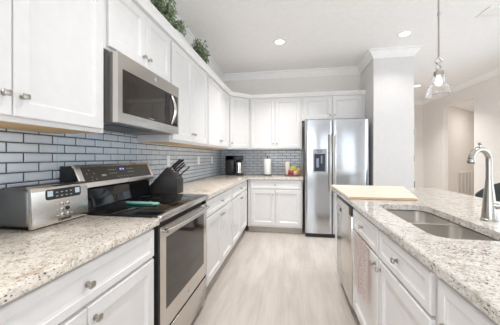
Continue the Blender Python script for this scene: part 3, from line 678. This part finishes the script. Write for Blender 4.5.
for i, s in enumerate((0.100, 0.080)):
    knife('black-handled knife in the %s of the block, near side' % ('second row from the top', 'middle row')[i], s, 2.268, 0.115 - 0.004 * i, 0.0085)
    knife('black-handled knife in the %s of the block, far side' % ('second row from the top', 'middle row')[i], s, 2.345, 0.108 - 0.004 * i, 0.0085)
knife('slim black-handled steak knife in the second lowest row of the block', 0.060, 2.28, 0.095, 0.007)
knife('black-handled steak knife in the lowest row of the block, far side', 0.034, 2.335, 0.125, 0.007)
knife('black-handled steak knife in the lowest row of the block, near side', 0.014, 2.265, 0.06, 0.007)

# ------------------------------------------------------------------ teal tool on the cooktop
t = thing('spoon_rest', 'teal spoon rest with a looped end lying on the black cooktop', 'spoon rest', (0.38, 1.485, 0.9266))
def tealbm(z0, z1, shr):
    bm = bmesh.new(); pts = []
    L = 0.245
    prof = [(0, 0.005), (0.03, 0.011), (0.08, 0.017), (0.13, 0.019), (0.18, 0.018), (0.215, 0.016), (0.235, 0.013), (0.245, 0.007)]
    for a, w_ in prof: pts.append((a, w_ - shr))
    for a, w_ in reversed(prof): pts.append((a, -w_ + shr))
    c, s = math.cos(R(18)), math.sin(R(18))
    prism(bm, pts, z0, z1, f=lambda a, b, h: (0.270 + a * 0.89, 1.485 + b, h + (0.0)), bev=0.003)
    return bm
obj('body', tealbm(0.9275, 0.940, 0.002), TEALD, t, 'dark teal underside')
obj('top', tealbm(0.9405, 0.948, 0.0), TEAL, t, 'pale teal top')
bm = bmesh.new(); pts = []
for i in range(13):
    a = R(-110 + 220 * i / 12); pts.append((0.478 + 0.020 * math.cos(a), 1.485 + 0.020 * math.sin(a), 0.942))
tube(bm, pts, 0.0055, 8); obj('loop', bm, TEAL, t)

# ------------------------------------------------------------------ coffee maker, paper towels, snack basket
t = thing('coffee_maker', 'black coffee maker with steel carafe in the back corner', 'coffee maker', (0.33, 4.42, 0.9145))
bm = bmesh.new(); box(bm, 0.185, 0.485, 4.32, 4.50, 0.916, 0.945, 0.008, 2); box(bm, 0.185, 0.335, 4.32, 4.50, 0.945, 1.265, 0.008, 2); box(bm, 0.185, 0.480, 4.32, 4.50, 1.178, 1.265, 0.010, 2); obj('housing', bm, BLK, t)
bm = bmesh.new(); lathe(bm, (0.412, 4.41, 0), [(0.062, 0.947), (0.071, 0.955), (0.072, 1.09), (0.070, 1.14), (0.062, 1.150)], 28); cf = obj('carafe', bm, SS, t, 'brushed steel carafe')
bm = bmesh.new(); lathe(bm, (0.412, 4.41, 0), [(0.060, 1.1505), (0.060, 1.165), (0.05, 1.176)], 24); obj('lid', bm, BLK, cf)
bm = bmesh.new(); tube(bm, [(0.40, 4.341, 1.11), (0.405, 4.305, 1.105), (0.405, 4.30, 1.05), (0.402, 4.312, 0.99), (0.40, 4.342, 0.975)], 0.008, 8); obj('carafe_handle', bm, BLK, cf)

px, py = 0.925, 4.46
t = thing('paper_towel_holder', 'black paper towel holder base and post on back counter', 'paper towel holder', (px, py, 0.9145))
bm = bmesh.new(); lathe(bm, (px, py, 0), [(0.075, 0.9155), (0.075, 0.925), (0.068, 0.929)], 28); obj('base', bm, BLK, t)
bm = bmesh.new(); tube(bm, [(px, py, 0.93), (px, py, 1.235)], 0.007, 10); bmesh.ops.create_uvsphere(bm, u_segments=12, v_segments=8, radius=0.012, matrix=Matrix.Translation((px, py, 1.24))); obj('post', bm, BLK, t)
bm = bmesh.new(); lathe(bm, (px, py, 0), [(0.020, 0.931), (0.062, 0.931), (0.064, 0.935), (0.064, 1.205), (0.062, 1.209), (0.020, 1.209)], 36, closed=True)
tag(obj('paper_towel_roll', bm, PAPER, loc=(px, py, 0.931)), 'white paper towel roll upright on its black holder', 'paper towels')

t = thing('snack_tray', 'low brown tray holding snack packets beside the refrigerator', 'tray', (1.365, 4.42, 0.9145))
bm = bmesh.new(); box(bm, 1.235, 1.495, 4.33, 4.51, 0.9155, 0.9215, 0.002, 1); obj('base', bm, WICK, t)
for b in ((1.235, 1.495, 4.326, 4.3325), (1.235, 1.495, 4.5075, 4.514), (1.235, 1.2415, 4.334, 4.506), (1.4885, 1.495, 4.334, 4.506)):
    bm = bmesh.new(); box(bm, *b, 0.9220, 0.936, 0.001, 1); obj('rim', bm, WICK, t)
def packet(name, label, cat, c, size, tilt, col, stripe=None):
    m_ = mat('packet_foil', col, 0.35); bm = bmesh.new(); w_, h_, d_ = size
    p = Vector(c); rt = Matrix.Rotation(R(tilt), 3, 'Y')
    nx, nz = 6, 8; fr = []
    for sgn in (-1, 1):
        g = []
        for j in range(nz + 1):
            row = []
            for i in range(nx + 1):
                a, b = i / nx, j / nz
                th = sgn * d_ / 2 * (math.sin(math.pi * a) ** 0.6) * (math.sin(math.pi * b) ** 0.5) if 0 < a < 1 and 0 < b < 1 else 0
                row.append(bm.verts.new(p + rt @ Vector(((a - 0.5) * w_, th, b * h_))))
            g.append(row)
        for j in range(nz):
            for i in range(nx): bm.faces.new((g[j][i], g[j][i + 1], g[j + 1][i + 1], g[j + 1][i]))
    bmesh.ops.remove_doubles(bm, verts=bm.verts, dist=1e-5)
    tag(obj(name, bm, m_, loc=c), label, cat, 'snack packets on the tray')
packet('snack_packet', 'cream snack packet standing tallest on the tray, left side', 'snack packet', (1.29, 4.43, 0.924), (0.075, 0.24, 0.03), -4, (0.80, 0.72, 0.66))
packet('snack_packet', 'yellow-green snack packet in the middle of the tray', 'snack packet', (1.365, 4.455, 0.924), (0.11, 0.155, 0.035), 4, (0.62, 0.60, 0.10))
packet('snack_packet', 'orange snack packet leaning toward the refrigerator', 'snack packet', (1.44, 4.45, 0.924), (0.07, 0.12, 0.03), 14, (0.75, 0.42, 0.12))
packet('snack_packet', 'dark red snack packet lying low at the front of the tray', 'snack packet', (1.345, 4.365, 0.924), (0.12, 0.085, 0.03), 6, (0.30, 0.03, 0.05))
packet('snack_packet', 'pale pink snack packet low at the front beside the red one', 'snack packet', (1.415, 4.355, 0.924), (0.06, 0.075, 0.03), -6, (0.72, 0.55, 0.48))

# ------------------------------------------------------------------ outlets and switches
def plate(name, label, f, a, z, kind='outlet'):
    t = thing(name, label, kind, Vector(f(a, z, 0)))
    bm = bmesh.new(); box(bm, a - 0.036, a + 0.036, z - 0.058, z + 0.058, 0.0, 0.006, 0.002, 2, f=lambda c: f(*c)); obj('cover_plate', bm, WHT, t)
    if kind == 'outlet':
        for dz in (-0.025, 0.025):
            bm = bmesh.new(); box(bm, a - 0.016, a + 0.016, z + dz - 0.014, z + dz + 0.014, 0.0061, 0.008, 0.001, 1, f=lambda c: f(*c)); s = obj('socket', bm, WHT, t)
            bm = bmesh.new()
            for da in (-0.006, 0.005): box(bm, a + da, a + da + 0.002, z + dz - 0.004, z + dz + 0.006, 0.0081, 0.0084, f=lambda c: f(*c))
            obj('slot', bm, BLK, s)
    else:
        bm = bmesh.new(); box(bm, a - 0.017, a + 0.017, z - 0.033, z + 0.033, 0.0061, 0.009, 0.001, 1, f=lambda c: f(*c)); obj('rocker', bm, WHT, t)
ft_ = lambda a, z, n: (0.0095 + n, a, z)
plate('wall_outlet', 'white outlet on tiled left wall directly behind the knife block', ft_, 2.56, 1.20)
plate('wall_outlet', 'white outlet midway along tiled left wall past the knife block', ft_, 3.47, 1.19)
plate('wall_outlet', 'white outlet on tiled left wall closest to the coffee maker', ft_, 4.09, 1.19)
dv = Vector((1.78, 1.6, 0)).normalized(); nv = Vector((dv.y, -dv.x, 0))
fa = lambda a, z, n: tuple(Vector((5.12, 6.8, z)) + dv * a + nv * (n + 0.001))
plate('light_switch', 'white light switch on far wall inside the hall opening', fa, 0.36, 1.2, 'light switch')
t = thing('return_vent', 'white return-air grille low on the far wall inside the opening', 'vent', Vector(fa(1.0, 0.2, 0)))
bm = bmesh.new(); g0, g1, h0_, h1_ = 0.55, 1.55, 0.15, 0.86
for a in ((g0, g1, h0_, h0_ + 0.04), (g0, g1, h1_ - 0.04, h1_), (g0, g0 + 0.04, h0_ + 0.04, h1_ - 0.04), (g1 - 0.04, g1, h0_ + 0.04, h1_ - 0.04)): box(bm, *a, 0, 0.02, f=lambda c: fa(*c))
for k in range(1, 4): 
    q = g0 + (g1 - g0) * k / 4; box(bm, q - 0.02, q + 0.02, h0_ + 0.04, h1_ - 0.04, 0.001, 0.018, f=lambda c: fa(*c))
obj('frame', bm, TRIM, t, smooth=False)
bm = bmesh.new(); k = h0_ + 0.045
while k < h1_ - 0.05:
    box(bm, g0 + 0.04, g1 - 0.04, k, k + 0.010, 0.001, 0.008, f=lambda c: fa(*c)); k += 0.018
obj('louvers', bm, mat('pale_grille', (0.74, 0.72, 0.70), 0.6), t, smooth=False)

# ------------------------------------------------------------------ ceiling fittings
t0 = None
labs = ['recessed ceiling light over the aisle, nearest the left cabinets', 'recessed ceiling light in front of the pier beside the refrigerator', 'recessed ceiling light far off in the hall beyond the pier',
        None, None]
t0 = thing('recessed_light', labs[0], 'ceiling light', (CAN_FILL_XY[0][0], CAN_FILL_XY[0][1], CH), 'recessed ceiling lights')
bm = bmesh.new(); lathe(bm, (*CAN_FILL_XY[0], CH), [(0.058, -0.0005), (0.088, -0.0005), (0.088, -0.006), (0.060, -0.010)], 36, closed=True); obj('trim_ring', bm, TRIM, t0)
bm = bmesh.new(); lathe(bm, (*CAN_FILL_XY[0], CH), [(0.0575, -0.001), (0.0575, -0.004)], 32); obj('lens', bm, LAMP, t0)
for (x, y), lb in list(zip(CAN_FILL_XY, labs))[1:3]: dup(t0, (x, y, CH), lb)
for (x, y), w_ in zip(CAN_FILL_XY, CAN_FILL_W): area('can_or_fill_lamp', (x, y, CH - 0.015), (0, 0, 0), 0.11, 0.11, w_, (1, 0.965, 0.93), 'DISK', 115)
area('alcove_fill_light', (6.2, 6.6, 2.48), (0, 0, 0), 0.3, 0.3, 13, (1, 0.96, 0.91), 'DISK')  # added fill light without a fitting, lifts the dark alcove
t = thing('ceiling_register', 'white air register set in the ceiling at the right edge', 'vent', (3.57, 3.09, CH))
bm = bmesh.new(); box(bm, 3.393, 3.76, 2.985, 3.20, CH - 0.012, CH - 0.0005, 0.004, 2); obj('frame', bm, TRIM, t)
bm = bmesh.new()
for k in range(8): box(bm, 3.43, 3.72, 3.012 + k * 0.021, 3.018 + k * 0.021, CH - 0.016, CH - 0.0125)
obj('louvers', bm, TRIM, t, smooth=False)

# ------------------------------------------------------------------ pendant
qx, qy = 2.305, 1.84
t = thing('pendant_light', 'clear glass bell pendant light hanging above the island', 'pendant lamp', (qx, qy, CH))
bm = bmesh.new(); lathe(bm, (qx, qy, CH), [(0.06, -0.001), (0.06, -0.018), (0.02, -0.03)], 28); obj('canopy', bm, NICK, t)
bm = bmesh.new(); tube(bm, [(qx, qy, CH - 0.03), (qx, qy, 1.90)], 0.0055, 10); tube(bm, [(qx, qy, 2.18), (qx, qy, 2.20)], 0.008, 10); obj('rod', bm, NICK, t)
bm = bmesh.new()
for ph in (0, math.pi):
    tube(bm, [(qx + 0.019 * math.sin(2 * math.pi * s / 20 + ph) * (1 if s < 10 else 0.75), qy + 0.005 * math.cos(2 * math.pi * s / 20 + ph), 1.90 - 0.088 * s / 20) for s in range(21)], 0.0045, 8)
obj('twisted_hook', bm, NICK, t)
bm = bmesh.new(); lathe(bm, (qx, qy, 0), [(0.010, 1.815), (0.028, 1.806), (0.030, 1.782), (0.026, 1.778)], 24); obj('socket_cap', bm, NICK, t)
bm = bmesh.new(); prof = [(0.029, 1.784), (0.035, 1.777), (0.038, 1.765), (0.037, 1.750), (0.031, 1.735), (0.032, 1.728), (0.047, 1.719), (0.059, 1.705), (0.064, 1.690), (0.063, 1.682), (0.068, 1.668), (0.075, 1.648)]
inn = [(r - 0.003, z - 0.001) for r, z in reversed(prof)]
lathe(bm, (qx, qy, 0), prof + inn, 40, closed=True); obj('glass_shade', bm, GLASS, t, 'clear stepped glass bell shade')
bm = bmesh.new(); lathe(bm, (qx, qy, 0), [(0.010, 1.777), (0.012, 1.765), (0.018, 1.750), (0.020, 1.735), (0.016, 1.722), (0.006, 1.714)], 20); obj('bulb', bm, BULB, t)

# ------------------------------------------------------------------ plants on top of the cabinets
def plant(label, c, rx, ry_, z0, z1, n, seed, droop=None):
    random.seed(seed); cx, cy = c
    t = thing('potted_plant', label, 'plant', (cx, cy, 2.333), None)
    bm = bmesh.new(); lathe(bm, (cx, cy, 0), [(0.04, 2.334), (0.052, 2.40), (0.055, 2.405), (0.048, 2.405), (0.045, 2.39)], 20); obj('pot', bm, POT, t)
    lf = bmesh.new(); st = bmesh.new(); c0 = Vector((cx, cy, 2.40))
    def leaf(p, d, s):
        d = d.normalized(); sd = d.cross(Vector((random.uniform(-1, 1), random.uniform(-1, 1), random.uniform(-1, 1)))).normalized(); up = d.cross(sd)
        a, b, cc, e, m_ = p, p + d * s * 0.5 + sd * s * 0.32 + up * s * 0.08, p + d * s, p + d * s * 0.5 - sd * s * 0.32 + up * s * 0.08, p + d * s * 0.5
        v = [lf.verts.new(q) for q in (a, b, cc, e, m_)]
        lf.faces.new((v[0], v[1], v[4])); lf.faces.new((v[1], v[2], v[4])); lf.faces.new((v[2], v[3], v[4])); lf.faces.new((v[3], v[0], v[4]))
    for k in range(n):
        th = random.uniform(0, 2 * math.pi); u = random.random() ** 0.5
        end = Vector((cx + rx * u * math.cos(th), cy + ry_ * u * math.sin(th), z0 + (z1 - z0) * (0.15 + 0.85 * random.random()) * (1 - 0.35 * u * u)))
        if droop and k % 6 == 0: end = Vector((cx + droop[0] + random.uniform(-.02, .02), cy + droop[1] + random.uniform(-.04, .04), droop[2] + random.uniform(-.03, .06)))
        mid = (c0 + end) / 2 + Vector((0, 0, 0.04)); pts = [c0 * (1 - s) ** 2 + mid * 2 * s * (1 - s) + end * s * s for s in (0, .25, .5, .75, 1)]
        tube(st, pts, 0.0013, 4, False)
        for q in range(17):
            s = 0.3 + 0.7 * q / 16; p = c0 * (1 - s) ** 2 + mid * 2 * s * (1 - s) + end * s * s
            d = Vector((random.uniform(-1, 1), random.uniform(-1, 1), random.uniform(-0.5, 1.1)))
            leaf(p, d, random.uniform(0.018, 0.034))
    obj('foliage', lf, LEAF, t, smooth=False); obj('stems', st, STEM, t, smooth=False)
plant('larger leafy green plant on top of the cabinet above the microwave end', (0.24, 2.01), 0.12, 0.20, 2.40, 2.78, 110, 1, (0.10, 0.20, 2.43))
plant('smaller leafy green plant farther along the cabinet tops', (0.24, 2.93), 0.11, 0.19, 2.38, 2.70, 95, 2)

# ------------------------------------------------------------------ bar stool beyond the island
sx, sy = 3.36, 2.86
t = thing('bar_stool', 'charcoal upholstered bar stool on the far side of the island', 'bar stool', (sx, sy, 0))
bm = bmesh.new(); prism(bm, rrect(sx - 0.20, sx + 0.20, sy - 0.22, sy + 0.22, 0.08, 5), 0.62, 0.70, bev=0.012); obj('seat', bm, CHARC, t)
bm = bmesh.new(); n = 16; rings = []
for i in range(n + 1):
    a = R(-95 + 190 * i / n); k = abs(i - n / 2) / (n / 2); zt = 1.0 - 0.16 * k ** 2.2
    ca, sa = math.cos(a), math.sin(a)
    rings.append([bm.verts.new((sx + r * ca * 0.95, sy + r * sa * 1.05, z)) for r, z in ((0.20, 0.703), (0.235, 0.703), (0.250, zt - 0.02), (0.242, zt), (0.222, zt), (0.212, zt - 0.02))])
for a, b in zip(rings, rings[1:]):
    for k in range(6): bm.faces.new((a[k], a[(k + 1) % 6], b[(k + 1) % 6], b[k]))
bm.faces.new(rings[0]); bm.faces.new(rings[-1][::-1]); obj('backrest', bm, CHARC, t)
for dx_ in (-1, 1):
    for dy_ in (-1, 1):
        bm = bmesh.new(); tube(bm, [(sx + dx_ * 0.15, sy + dy_ * 0.16, 0.619), (sx + dx_ * 0.19, sy + dy_ * 0.20, 0.001)], [0.016, 0.011], 10); obj('leg', bm, BLKM, t)
bm = bmesh.new(); q = 0.178
tube(bm, [(sx - q, sy - q - .01, 0.22), (sx + q, sy - q - .01, 0.22), (sx + q, sy + q + .01, 0.22), (sx - q, sy + q + .01, 0.22), (sx - q, sy - q - .01, 0.22)], 0.008, 8); obj('footrest', bm, BLKM, t)
